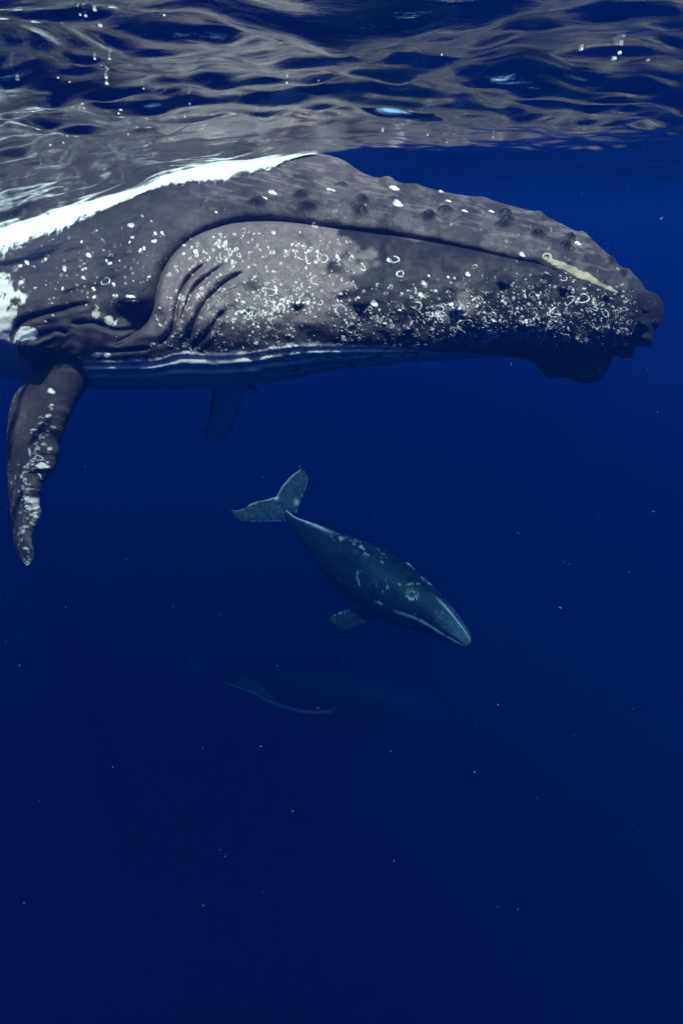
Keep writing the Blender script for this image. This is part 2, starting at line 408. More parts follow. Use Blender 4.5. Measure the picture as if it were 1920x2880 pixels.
    for (x, y, r_, h, sq) in knobs:
        rr = np.hypot(px - x, (py - y) / sq) / r_
        edge_knob = x > 1755 and y > 860
        dome = np.clip(1 - rr ** 2, 0, 1) ** 1.2 if edge_knob else np.exp(-2.1 * rr ** 2)
        dd += h * (1.15 if edge_knob else .6 if y < 740 else .8) * dome; dark = np.maximum(dark, 1 - sstep(.25, 1.4, rr))
        if y < 740: lift = np.maximum(lift, .85 * h * np.exp(-1.7 * rr ** 3))
    # throat pleats under the jaw
    bel = sstep(0, 1, (py - low) / 18) * (px > 150)
    frac = (py - low) / np.maximum(smooth_interp(cols[vis], BOT)[None] - low, 8)
    dd += bel * .007 * np.cos(frac * 2 * math.pi * 3.6 - .9) * (1 - sstep(1400, 1560, px))
    # hanging chin is warty
    chin = sstep(1000, 1015, py) * sstep(1480, 1530, px) * (1 - sstep(1730, 1750, px))
    dd += chin * (fbm(px / 10, py / 10, 71, 3) - .5) * .06
    mk = np.zeros_like(PX); apply_marks(mk, PX, PY, scar_marks(), cols)
    mk[sl] *= np.clip(.35 + 1.0 * sstep(.36, .58, fbm(px / 6, py / 5, 271, 3)), 0, 1)
    d[sl] = dd + .007 * mk[sl]
    w_ = np.clip(w_ + d * edge, 0.0, None)
    mid = D0(cols)[None]
    Y = mid - w_
    P = at_y(PX, PY, Y)
    P[..., 2][sl] += lift
    # pigment, with some shade and highlights painted in ---------------------------------------------------------
    pale = np.zeros_like(PX); cream = np.zeros_like(PX); tone = np.full_like(PX, .075)
    n1 = fbm(px / 60, py / 45, 101, 5); n2 = fbm(px / 22, py / 18, 111, 4); n3 = fbm(px / 130, py / 80, 131, 4)
    t = .034 + .026 * (n1 - .5) + .012 * (n3 - .5)
    t = t * (1 - .55 * np.exp(-(((px - 385) / 75) ** 2 + ((py - 870) / 60) ** 2)))     # shade of the eye recess, painted as darker skin
    upj = (1 - jaw) * sstep(450, 700, px)
    slough = sstep(.46, .54, n1 + .12 * (n2 - .5))
    t = t * (1 - upj) + upj * (.036 + .016 * slough + .03 * (n1 - .5) + .02 * (n2 - .5) + .045 * sstep(.52, .68, fbm((px + 2.2 * py) / 70, (py - .26 * px) / 9, 141, 4)) * sstep(0, 90, -sd))  # the long pale streaks are highlights painted along the upper jaw
    slough2 = sstep(.40, .60, 1.7 * (n3 - .5) + .5 + .35 * (n1 - .5) + (1010 - px) * .0010 + (760 - py) * .0006)
    tj = .017 + .088 * slough2 + .018 * (n2 - .5) + .028 * (n1 - .5)
    tj = tj * (1 - .66 * sstep(850, 960, py + 40 * (n1 - .5)))  # dark pigment plus painted shade, deepening towards the jaw's lower edge
    t = t * (1 - jaw) + tj * jaw
    t = t * (1 - .84 * dark) 
    t = np.where((chin > .3), .035, t)
    tone[sl] = np.clip(t, .012, .3)
    pl = np.zeros_like(px)
    belly = sstep(-3, 5, (py - low) + 22 * (n2 - .5) + 10 * (n1 - .5)) * sstep(225, 250, px) * (1 - sstep(1380, 1520, px))
    blot = sstep(.60, .66, fbm(px / 26, py / 7, 151, 3)) * sstep(560, 800, px)
    pl = np.maximum(pl, belly * (.62 - .48 * blot))
    # little white marks near the flipper root
    pl = np.maximum(pl, .85 * sstep(.42, .55, n2 + .25 * (1 - np.hypot((px - 72) / 32, (py - 940) / 20))) * (np.hypot((px - 74) / 36, (py - 940) / 22) < 1))
    pl = np.maximum(pl, .55 * sstep(.45, .6, fbm(px / 9, py / 14, 171, 3)) * (np.hypot((px - 312) / 24, (py - 905) / 18) < 1))
    pl = np.maximum(pl, .4 * sstep(.5, .6, fbm(px / 8, py / 16, 181, 3)) * (np.hypot((px - 270) / 12, (py - 877) / 20) < 1))
    pl = np.maximum(pl, .75 * sstep(.4, .55, n2 + .1) * (np.hypot((px - 285) / 28, (py - 998) / 9) < 1))
    # white flank at the left edge
    str_ = fbm((px + py * .35) / 7, (py - px * .9) / 34, 191, 4)
    f1 = np.hypot((px - 28) / 44, (py - 815) / 58)
    f2 = np.maximum((px - np.interp(py, [780, 860, 930, 1000, 1060, 1080], [18, 34, 38, 60, 118, 125])) / 22, (1.0 - (py - 770) / 20))
    pl = np.maximum(pl, .78 * sstep(0, .3, (.95 - f1) * .45 + (n2 - .5) * 1.3))
    pl = np.maximum(pl, .78 * sstep(0, .3, -f2 * .35 + (str_ - .45) * 1.5) * (px < 128))
    pl *= 1 - .95 * (np.hypot((px - 92) / 44, (py - 980) / 27) < 1) * (py > 955)
    pale[sl] = pl
    pale = np.maximum(pale, mk)
    c = curve([(1535,728),(1560,740),(1600,755),(1650,780),(1700,805),(1735,821)], 40)
    di, sg, f = polydist(px, py, c)
    wd = np.interp(f, [0, .12, .3, .6, .85, 1], [4, 8, 11.5, 10, 6, 2]) + 14 * (n2 - .5)
    cr = 1 - sstep(-1.5, 1.5, di - wd)
    cr = np.maximum(cr, 1 - sstep(2.2, 3.6, np.abs(np.hypot((px - 1537), (py - 721) / .75) - 11)))
    cr *= sstep(-7, -1, -sd + 0) if False else (1 - sstep(3, 8, sd))
    cream[sl] = cr * np.clip(.55 + .9 * (n2 - .3), .3, .95)
    # near half (fine) + far half (mirrored across the mid plane, coarser)
    far = np.arange(nr - 6, 4, -5)
    Pf = P[far].copy(); Pf[..., 1] = 2 * mid - Pf[..., 1]
    V = np.concatenate([P, Pf], 0)
    rows = V.shape[0]
    F = grid_faces(rows, nc, wrap_rows=True)
    cc = lambda a: np.concatenate([a, a[far]], 0)
    G.add(V, F, pale=cc(pale), cream=cc(cream), tone=cc(tone))

    # near flipper, hanging from the shoulder -------------------------
    lead = [(262,925),(274,985),(280,1018),(262,1045),(242,1068),(208,1123),(189,1162),(168,1210),(157,1249),(156,1290),(152,1318),(120,1336),(104,1346),(109,1366),(98,1392),(104,1416),(113,1450),(100,1470),(83,1500),(90,1545),(91,1572),(80,1590)]
    trail = [(132,925),(120,985),(108,1020),(92,1050),(63,1089),(41,1123),(29,1171),(24,1230),(23,1288),(26,1335),(29,1385),(34,1448),(41,1515),(52,1559),(70,1585),(77,1590)]
    jag = lambda s: np.stack([(4.5 * np.maximum(0, np.sin(s * 75)) + 6 * (fbm(s * 40, s * 0, 241, 3) - .5)) * sstep(.25, .45, s) * (1 - sstep(.97, 1, s)), 0 * s], -1)
    V, QX, QY, N, v = plate(lead, trail, [(0, 3.90), (.07, 3.74), (.2, 3.72), (.5, 3.76), (1, 3.98)], [(0, 3.95), (.08, 3.76), (.2, 3.84), (.5, 3.98), (1, 4.12)], [(0, .17), (.2, .13), (.5, .085), (.8, .05), (1, .012)], 420, 80, jag, True)
    n1 = fbm(QX / 20, QY / 30, 201, 4); n2 = fbm(QX / 6, QY / 8, 211, 3)
    s = np.linspace(0, 1, 420)[None]
    vv = np.concatenate([v, v[-2:0:-1]])[:, None]
    # wrinkles across the wrist
    disp = np.zeros(QX.shape)
    for pts in ([(128,985),(150,968),(180,962),(215,975)], [(112,1003),(135,990),(165,988)], [(112,1028),(135,1012),(160,1014)], [(110,1050),(128,1038),(150,1040)], [(120,1016),(140,1003),(160,1000)]):
        di, sg, f = polydist(QX, QY, curve(pts, 30)); disp -= .035 * np.exp(-(di / 3.2) ** 2) * sstep(0, .2, f) * (1 - sstep(.8, 1, f))
    nfr = len(v)
    disp[nfr:] = 0
    Nn = np.concatenate([N, -N[-2:0:-1]], 0)
    bumps = (n2 - .5) * .010 * np.exp(-vv / .25) * sstep(.2, .45, s)
    V = V + Nn * (disp + bumps)[..., None]
    fp = np.zeros(QX.shape)
    M = []; r = np.random.default_rng(9)
    for _ in range(85):
        ss = r.uniform(.27, .62); cx = np.interp(ss, np.linspace(0, 1, 420), curve(lead, 420)[:, 0]); cyy = np.interp(ss, np.linspace(0, 1, 420), curve(lead, 420)[:, 1])
        M.append((cx - abs(r.normal()) * 24 - 2, cyy + r.normal() * 8, r.uniform(1.2, 3.4), 0 if r.random() < .75 else 1.4, r.uniform(.5, 1), r.uniform(0, 3), r.uniform(0, 6), r.uniform(0, 2), r.uniform(.35, .9)))
    for _ in range(170):
        ss = r.uniform(.15, .98); cx = np.interp(ss, np.linspace(0, 1, 420), curve(trail, 420)[:, 0]); cyy = np.interp(ss, np.linspace(0, 1, 420), curve(trail, 420)[:, 1])
        M.append((cx + abs(r.normal()) * 14, cyy, r.uniform(1.2, 2.8), 0, r.uniform(.5, 1), r.uniform(0, 3), 0, 0, r.uniform(.15, .5)))
    for _ in range(70):
        ss = r.uniform(.62, .99); cx = np.interp(ss, np.linspace(0, 1, 420), curve(lead, 420)[:, 0]); cyy = np.interp(ss, np.linspace(0, 1, 420), curve(lead, 420)[:, 1])
        M.append((cx - abs(r.normal()) * 10, cyy, r.uniform(2, 4), 0, r.uniform(.5, 1), r.uniform(0, 3), 0, 0, r.uniform(.3, .8)))
    M += [(180, 1112, 7, 0, .9, 0, 0, 0, 1), (140, 1308, 9, 0, .8, 0, 0, 0, 1), (133, 1310, 6, 0, .8, 1, 0, 0, .9), (135, 1288, 7, 2, .9, 0, 0, 0, .6), (130, 1213, 9, 0, .25, -.1, 0, 0, .7), (116, 1270, 12, 0, .25, 1.4, 0, 0, .7), (105, 1445, 6, 0, .8, 0, 0, 0, .8), (82, 1540, 6, 0, .6, 0, 0, 0, .8), (76, 1582, 4, 0, 1, 0, 0, 0, .8), (24, 1285, 4, 0, 1, 0, 0, 0, .7), (34, 1484, 4, 0, 1, 0, 0, 0, .6)]
    apply_marks(fp, QX, QY, M)
    ft = .030 + .02 * (n1 - .4) + .060 * np.exp(-(((QX - 85) / 34) ** 2 + ((QY - 1175) / 75) ** 2)) * (n2 + .4)
    ft = ft + .035 * sstep(.45, .62, fbm(QX / 5, QY / 26, 221, 3)) * sstep(1300, 1400, QY)
    G.add(V, grid_faces(V.shape[0], V.shape[1], wrap_rows=True), pale=fp, tone=np.clip(ft, .03, .25))

    # far flipper, seen under the belly ---------------------------------
    la = [(715,1050),(700,1085),(682,1108),(669,1162),(649,1205),(632,1232),(612,1243)]
    tr = [(600,1050),(600,1085),(594,1123),(588,1171),(576,1212),(582,1230),(600,1242)]
    jag2 = lambda s: np.stack([5 * np.maximum(0, np.sin(s * 40)) * sstep(.3, .45, s) * (1 - sstep(.96, 1, s)), 0 * s], -1)
    V, QX, QY, N, v = plate(la, tr, [(0, 5.5), (1, 6.4)], [(0, 5.5), (1, 6.4)], [(0, .14), (.5, .09), (1, .02)], 140, 30, jag2)
    vv = np.concatenate([v, v[-2:0:-1]])[:, None] * np.ones(QX.shape)
    rim = np.minimum(vv, 1 - vv)
    n2 = fbm(QX / 9, QY / 9, 231, 3)
    G.add(V, grid_faces(V.shape[0], V.shape[1], wrap_rows=True), pale=np.clip(.9 * sstep(.04, .14, rim + .1 * (n2 - .5)), 0, 1), tone=.035)
    # the small knob of the far shoulder and a fold of the far side
    V, QX, QY, N, v = plate([(690,1068),(708,1078),(722,1092),(724,1100)], [(660,1070),(690,1088),(712,1098),(720,1102)], [(0, 5.4), (1, 5.5)], [(0, 5.4), (1, 5.5)], [(0, .06), (1, .02)], 24, 10)
    G.add(V, grid_faces(V.shape[0], V.shape[1], wrap_rows=True), pale=.1, tone=.05)

    # flukes far behind the frame, so the animal is whole
    zt = at_y(np.array([-5150.0]), np.array([935.0]), D0(np.array([-5150.0])))[0]
    for sg in (-1, 1):
        ne, mc = 24, 10
        e = np.linspace(0, 1, ne)
        le = np.stack([.3 - 1.1 * e ** 1.4, sg * 2.1 * e, 0 * e], -1); te = np.stack([-.75 - .15 * e + .1 * np.sin(e * 3), sg * 2.1 * e, 0 * e], -1)
        te[-1] = le[-1]
        v = np.linspace(0, 1, mc)
        S = le[None] * (1 - v[:, None, None]) + te[None] * v[:, None, None]
        T = (.10 * (1 - e)[None] + .01) * np.sqrt(np.clip(1 - (2 * v - 1) ** 2, 0, 1))[:, None]
        up = S + np.array([0, 0, 1]) * T[..., None]; dnn = S - np.array([0, 0, 1]) * T[..., None]
        V = np.concatenate([up, dnn[-2:0:-1]], 0) + zt
        G.add(V, grid_faces(V.shape[0], ne, wrap_rows=True), tone=.06, pale=0.05)
    o = G.build('humpback_whale', SKIN)
    tag(o, 'huge dark humpback whale with white barnacle scars, its back touching the rippled surface', 'whale')
    # the eye
    m, t_, out = new_mat('whale_eye')
    p = t_.nodes.new('ShaderNodeBsdfPrincipled'); p.inputs['Roughness'].default_value = .15
    nz = t_.nodes.new('ShaderNodeTexNoise'); nz.inputs['Scale'].default_value = 40
    rp = t_.nodes.new('ShaderNodeValToRGB'); rp.color_ramp.elements[0].color = (.01, .008, .007, 1); rp.color_ramp.elements[1].color = (.035, .025, .02, 1)
    t_.links.new(nz.outputs['Fac'], rp.inputs[0]); t_.links.new(rp.outputs[0], p.inputs['Base Color']); t_.links.new(p.outputs[0], out.inputs['Surface'])
    c = at_y(np.array([372.0]), np.array([847.0]), np.array([4.72 - .045 - rest_depth(np.array([372.0]), np.array([847.0]))[0] - .035]))[0]
    a, b = np.meshgrid(np.linspace(0, 2 * math.pi, 33), np.linspace(0, math.pi, 17), indexing='xy')
    S = np.stack([.042 * np.cos(a) * np.sin(b), .030 * np.sin(a) * np.sin(b), .016 * np.cos(b)], -1)
    e = build_mesh('eye', (S + c).reshape(-1, 3), grid_faces(17, 33), m, parent=o)
    return o

MOTHER = mother()

# ------------------------------------------------------------------ water surface
WL_X = np.linspace(-400, 930, 60)
WL_PY = smooth_interp(WL_X, WATERLINE)
WL_Y = D0(WL_X) - rest_depth(WL_X, WL_PY) - 0.01
WL_P = at_y(WL_X, WL_PY, WL_Y)              # where the skin meets the water
_o = np.argsort(WL_P[:, 0]); WL_P = WL_P[_o]

_wr = np.random.default_rng(30)
WAVES = []
for lam, amp, n, spread in [(3.2, .011, 4, .8), (1.7, .010, 6, .9), (.95, .0066, 9, 1.0), (.52, .0048, 14, 1.1), (.30, .0028, 16, 1.1), (.17, .0013, 18, 1.0), (.095, .0006, 20, .8)]:
    for i in range(n):
        l = lam * _wr.uniform(.75, 1.3); th = 1.75 + _wr.normal() * spread * .5
        WAVES.append((2 * math.pi / l * math.cos(th), 2 * math.pi / l * math.sin(th), _wr.uniform(0, 6.28), amp * _wr.uniform(.6, 1.3), lam))

def surf_z(X, Y):
    X = np.asarray(X, float); Y = np.asarray(Y, float)
    yc = np.interp(X, WL_P[:, 0], WL_P[:, 1]); zc = np.interp(X, WL_P[:, 0], WL_P[:, 2])
    xr = WL_P[-1, 0]
    zc = zc * np.exp(-(np.clip(X - xr, 0, None) / 1.0) ** 2)
    g = np.exp(-((Y - yc) / 2.2) ** 2)
    xl = WL_P[0, 0]
    g = g * np.exp(-(np.clip(xl - X, 0, None) / 3.0) ** 2)
    near = np.exp(-((Y - yc) / .45) ** 2) * (1 - sstep(0, .6, X - xr))
    z = zc * g
    wv = 0
    wx = X + .12 * np.sin(1.7 * Y + .6) + .05 * np.sin(4.1 * Y + 2 * X); wy = Y + .10 * np.sin(1.3 * X + 1.1) + .04 * np.sin(3.7 * X - Y)
    for kx, ky, ph, a, lam in WAVES:
        s = np.sin(kx * wx + ky * wy + ph)
        if lam > .4: s = 1.25 * (np.exp(.55 * s) - 1.08) / .65 * .75
        wv = wv + a * s
    far = np.exp(-(np.clip(np.hypot(X, Y - 4) - 9, 0, None) / 5) ** 2)
    return z + wv * far * (1 - .8 * near) * (1 - .35 * (1 - sstep(1.0, 1.8, Y))) * (1 - .5 * sstep(2.7, 3.4, Y))

def water_material():
    m, t, out = new_mat('water_surface')
    L = t.links.new
    tc = t.nodes.new('ShaderNodeTexCoord')
    mp = t.nodes.new('ShaderNodeMapping'); mp.inputs['Scale'].default_value = (.6, 1.25, 1.0); mp.inputs['Rotation'].default_value = (0, 0, .2)
    n1 = t.nodes.new('ShaderNodeTexNoise'); n1.inputs['Scale'].default_value = 16; n1.inputs['Detail'].default_value = 7; n1.inputs['Roughness'].default_value = .6; n1.inputs['Distortion'].default_value = .8
    L(tc.outputs['Object'], mp.inputs[0]); L(mp.outputs[0], n1.inputs['Vector'])
    b = t.nodes.new('ShaderNodeBump'); b.inputs['Strength'].default_value = 1.0; b.inputs['Distance'].default_value = .0027
    L(n1.outputs['Fac'], b.inputs['Height'])
    fr = t.nodes.new('ShaderNodeFresnel'); fr.inputs['IOR'].default_value = 1.333; L(b.outputs[0], fr.inputs['Normal'])
    gl = t.nodes.new('ShaderNodeBsdfGlossy'); gl.inputs['Roughness'].default_value = .02; gl.inputs['Color'].default_value = (.86, .86, .86, 1); L(b.outputs[0], gl.inputs['Normal'])
    tr = t.nodes.new('ShaderNodeBsdfTransparent')
    mx = t.nodes.new('ShaderNodeMixShader'); L(fr.outputs[0], mx.inputs[0]); L(tr.outputs[0], mx.inputs[1]); L(gl.outputs[0], mx.inputs[2])
    L(mx.outputs[0], out.inputs['Surface'])
    return m

def axis(a, b, step, lim_lo, lim_hi, g=1.18):
    c = list(np.arange(a, b, step)); s = step; x = a
    lo = []
    while x > lim_lo: s = min(s * g, 12); x -= s; lo.append(x)
    s = step; x = c[-1]; hi = []
    while x < lim_hi: s = min(s * g, 12); x += s; hi.append(x)
    return np.array(lo[::-1] + c + hi)

gx = axis(-4.2, 4.2, .016, -140, 140); gy = axis(.8, 7.6, .017, -140, 140)
GX, GY = np.meshgrid(gx, gy, indexing='xy')
GZ = surf_z(GX, GY)
f = grid_faces(len(gy), len(gx))[:, ::-1]
WATER = build_mesh('water_surface', np.stack([GX, GY, GZ], -1).reshape(-1, 3), f, water_material())
tag(WATER, 'rippled underside of the sea surface mirroring the whale', 'water', kind='structure')

# ------------------------------------------------------------------ white water washing over the back
def foam():
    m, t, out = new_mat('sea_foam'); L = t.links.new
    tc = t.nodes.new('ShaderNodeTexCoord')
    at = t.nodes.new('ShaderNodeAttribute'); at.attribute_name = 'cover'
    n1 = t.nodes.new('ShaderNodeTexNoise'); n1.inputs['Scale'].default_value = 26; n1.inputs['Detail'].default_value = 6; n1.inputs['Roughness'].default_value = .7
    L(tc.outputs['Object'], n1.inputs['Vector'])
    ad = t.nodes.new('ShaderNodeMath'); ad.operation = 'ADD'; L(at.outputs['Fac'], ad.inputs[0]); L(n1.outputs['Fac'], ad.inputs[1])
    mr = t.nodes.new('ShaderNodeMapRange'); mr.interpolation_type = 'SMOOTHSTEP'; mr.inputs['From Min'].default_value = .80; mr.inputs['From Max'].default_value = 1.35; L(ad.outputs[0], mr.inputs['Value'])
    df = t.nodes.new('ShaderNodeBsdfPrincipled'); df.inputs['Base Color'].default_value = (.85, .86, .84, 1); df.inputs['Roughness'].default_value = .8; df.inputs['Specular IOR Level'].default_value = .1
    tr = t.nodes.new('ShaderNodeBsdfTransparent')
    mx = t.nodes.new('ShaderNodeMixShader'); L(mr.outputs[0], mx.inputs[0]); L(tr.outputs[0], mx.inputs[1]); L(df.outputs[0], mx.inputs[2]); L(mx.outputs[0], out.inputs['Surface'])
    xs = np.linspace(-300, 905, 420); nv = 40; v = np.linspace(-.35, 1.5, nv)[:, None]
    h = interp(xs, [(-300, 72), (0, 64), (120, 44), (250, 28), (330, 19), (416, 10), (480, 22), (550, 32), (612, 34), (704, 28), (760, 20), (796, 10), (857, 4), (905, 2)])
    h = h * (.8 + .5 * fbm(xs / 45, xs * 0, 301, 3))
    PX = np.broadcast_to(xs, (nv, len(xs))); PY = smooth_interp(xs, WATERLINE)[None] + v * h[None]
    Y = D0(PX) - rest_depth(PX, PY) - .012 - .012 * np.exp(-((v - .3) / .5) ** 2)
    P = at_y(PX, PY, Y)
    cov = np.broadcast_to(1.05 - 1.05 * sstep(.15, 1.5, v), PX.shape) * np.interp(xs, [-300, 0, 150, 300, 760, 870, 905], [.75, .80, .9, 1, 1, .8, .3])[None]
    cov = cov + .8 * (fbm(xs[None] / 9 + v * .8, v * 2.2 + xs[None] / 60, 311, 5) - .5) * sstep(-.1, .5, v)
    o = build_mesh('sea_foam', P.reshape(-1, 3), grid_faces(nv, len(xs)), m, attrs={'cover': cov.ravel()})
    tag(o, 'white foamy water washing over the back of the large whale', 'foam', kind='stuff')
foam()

# ------------------------------------------------------------------ calf and third whale: lofted bodies
def whale_loft(G, spine, dorsal, paint, nseg=150, nring=72, flat=1.0):
    """spine rows: px, py, depth, half width (px); sections are ellipses around the curve, dorsal = world up of the body"""
    S = curve(spine, nseg)
    C = at_depth(S[:, 0], S[:, 1], S[:, 2]); rad = S[:, 3] * S[:, 2] / FPX; rad = np.clip(rad, .004, None)
    T = np.gradient(C, axis=0); T /= np.linalg.norm(T, axis=1, keepdims=True)
    Dv = dorsal - (T @ dorsal)[:, None] * T; Dv /= np.linalg.norm(Dv, axis=1, keepdims=True)
    Sd = np.cross(T, Dv)
    a = np.linspace(0, 2 * math.pi, nring, endpoint=False)
    s = np.linspace(0, 1, nseg)
    return C, rad, T, Dv, Sd, a, s

def calf():
    G = Geo()
    k = lambda x, y: (600 + .4847 * x, 1280 + .4847 * y)
    raw = [(395,318,11.2,16),(430,352,11.15,22),(470,390,11.1,30),(540,445,11.0,58),(640,520,10.85,92),(760,610,10.7,132),(880,690,10.5,156),(1000,768,10.35,162),(1110,835,10.2,150),(1210,888,10.05,126),(1300,950,9.9,100),(1370,1008,9.8,80),(1425,1052,9.72,62),(1458,1082,9.66,46),(1474,1097,9.63,30),(1481,1104,9.62,4)]
    spine = [(*k(x, y), d, .4847 * h * 1.13) for x, y, d, h in raw]
    toward = -ray(np.array([950.0]), np.array([1640.0]))[0]; toward /= np.linalg.norm(toward)
    dors = toward * .72 + UPV * .62 + RGT * .36
    nseg, nring = 240, 120
    C, rad, T, Dv, Sd, a, s = whale_loft(G, spine, dors, None, nseg, nring)
    ca, sa = np.cos(a)[:, None], np.sin(a)[:, None]                      # a = 0 is the dorsal ridge
    vert = 1.0 - .12 * sstep(.68, .9, s); lat = 1.0 + .02 * s
    ridge = .16 * np.exp(-(np.minimum(a, 2 * math.pi - a) / .3) ** 2)[:, None] * (1 - sstep(.1, .5, s))[None]
    snout = sstep(.52, .66, s)[None]
    # flat rostrum with a lip line: pinch between upper and lower jaw
    an = np.minimum(a, 2 * math.pi - a)[:, None]
    lip = 1.30 - .02 * s[None]
    mouth = -.10 * np.exp(-((an - lip) / .07) ** 2) * snout
    rr = rad[None] * (1 + ridge + mouth + .05 * np.exp(-((an - lip - .18) / .15) ** 2) * snout)
    # head ridge from blowhole to tip
    rr = rr * (1 + .06 * np.exp(-(an / .12) ** 2) * snout)
    V = C[None] + rr[..., None] * (ca[..., None] * vert[None, :, None] * Dv[None] + sa[..., None] * lat[None, :, None] * Sd[None])
    A2 = np.broadcast_to(an, (nring, nseg)); S2 = np.broadcast_to(s, (nring, nseg)); AA = np.broadcast_to(a[:, None], (nring, nseg))
    n1 = fbm(S2 * 30, AA * 4, 401, 4); n2 = fbm(S2 * 90, AA * 12, 411, 3); n3 = fbm(S2 * 60, AA * 3, 421, 3)
    tone = .015 + .020 * (n1 - .5) + .012 * (n2 - .5) + .10 * snout * (1 - sstep(.9, 1.15, A2)) * (sstep(.63, .80, S2)) * (.3 + n2)
    pale = np.zeros_like(tone)
    pale = np.maximum(pale, .75 * np.exp(-(A2 / .13) ** 2) * sstep(.03, .05, S2) * (1 - sstep(.22, .30, S2)) * sstep(.35, .6, n2 + .2))
    pale = np.maximum(pale, .42 * np.exp(-((A2 - .1) / .16) ** 2) * sstep(.64, .68, fbm(S2 * 120, AA * 10, 431, 3)) * sstep(.25, .3, S2) * (1 - sstep(.40, .46, S2)))
    pale = np.maximum(pale, .5 * sstep(.3, .6, n2 + .1) * np.exp(-((A2 - lip - .05) / .024) ** 2) * sstep(.53, .57, S2))
    pale = np.maximum(pale, .55 * np.exp(-((A2 - .02) / .05) ** 2) * sstep(.62, .68, S2))
    scr = np.zeros_like(tone); r = np.random.default_rng(31)
    for _ in range(60):
        s0, a0 = r.uniform(.22, .9), r.choice([-1, 1]) * r.uniform(.1, 1.6); ds, da = r.normal() * .025, r.normal() * .25
        ap = (AA + math.pi) % (2 * math.pi) - math.pi
        tt = np.clip(((S2 - s0) * ds * 60 + (ap - a0) * da) / (ds * ds * 60 + da * da + 1e-9), 0, 1)
        scr = np.maximum(scr, r.uniform(.08, .4) * (np.hypot((S2 - s0 - tt * ds) * 12, ap - a0 - tt * da) < r.uniform(.008, .018)))
    pale = np.maximum(pale, scr)
    ey = np.hypot((S2 - .575) / .016, (AA - (2 * math.pi - .55)) / .14); ey2 = np.hypot((S2 - .575) / .016, (AA - .55) / .16)
    for e_ in (ey, ey2): pale = np.maximum(pale, .6 * np.exp(-((e_ - 1) / .3) ** 2) * sstep(.46, .56, fbm(S2 * 200, AA * 30, 427, 2)))
    pale = np.maximum(pale, .35 * sstep(2.0, 2.4, A2) * sstep(.3, .4, S2))
    G.add(V, grid_faces(nring, nseg, wrap_rows=True), pale=np.clip(pale, 0, 1), tone=np.clip(tone, .010, .2))
    # flukes
    lob1 = ([(400,345),(450,352),(478,340),(492,300),(520,230),(541,180),(547,125),(525,88),(506,70)], [(352,250),(368,236),(392,190),(425,150),(455,118),(485,97),(500,84),(503,76),(505,70)])
    lob2 = ([(470,392),(425,388),(380,388),(330,387),(240,389),(165,380),(130,362),(112,335),(103,318)], [(395,300),(362,246),(320,255),(245,272),(200,292),(170,312),(140,322),(118,320),(104,317)])
    for (la, tr), d0, d1 in ((lob1, 11.15, 11.5), (lob2, 11.15, 11.0)):
        V, QX, QY, N, v = plate([k(*p) for p in la], [k(*p) for p in tr], [(0, d0), (1, d1)], [(0, d0 + .1), (1, d1)], [(0, .09), (.5, .04), (1, .008)], 90, 26)
        vv = np.concatenate([v, v[-2:0:-1]])[:, None]; n = fbm(QX / 5, QY / 5, 441, 4)
        p_ = .55 * np.exp(-((1 - vv) / .06) ** 2) * (n > .38) + .4 * np.exp(-(vv / .05) ** 2) * (n > .45) + .04 * sstep(.52, .7, n)
        p_ = np.maximum(p_, .9 * np.exp(-(np.hypot(QX - 776, QY - 1400) / 7) ** 2))
        p_ = np.maximum(p_, .6 * np.exp(-(np.hypot(QX - 834, QY - 1415) / 8) ** 2))
        G.add(V, grid_faces(V.shape[0], V.shape[1], wrap_rows=True), pale=np.clip(p_, 0, 1), tone=np.clip(.022 + .03 * (n - .4), .012, .2))
    # flippers
    V, QX, QY, N, v = plate([k(*p) for p in [(1040,920),(975,955),(930,960),(880,985),(830,1000),(770,1015),(715,1000),(685,975),(668,948)]], [k(*p) for p in [(985,850),(930,868),(885,870),(840,885),(790,888),(735,910),(700,928),(680,938),(666,945)]], [(0, 10.3), (1, 10.5)], [(0, 10.3), (1, 10.6)], [(0, .12), (.5, .06), (1, .01)], 90, 26)
    vv = np.concatenate([v, v[-2:0:-1]])[:, None]; n = fbm(QX / 6, QY / 6, 451, 4)
    G.add(V, grid_faces(V.shape[0], V.shape[1], wrap_rows=True), pale=np.clip(.03 * sstep(.52, .68, n) + .35 * np.exp(-((vv - 1) / .1) ** 2) * (n > .5), 0, 1), tone=.022)
    V, QX, QY, N, v = plate([k(*p) for p in [(1080,690),(1125,672),(1150,675),(1168,672)]], [k(*p) for p in [(1060,640),(1105,622),(1140,632),(1168,668)]], [(0, 10.5), (1, 10.9)], [(0, 10.5), (1, 10.9)], [(0, .08), (1, .02)], 40, 14)
    n = fbm(QX / 5, QY / 5, 461, 3)
    G.add(V, grid_faces(V.shape[0], V.shape[1], wrap_rows=True), pale=np.clip(.5 * sstep(.4, .6, n), 0, 1), tone=.06)
    # small dorsal fin
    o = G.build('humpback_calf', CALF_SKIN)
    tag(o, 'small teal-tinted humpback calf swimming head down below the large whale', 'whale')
calf()

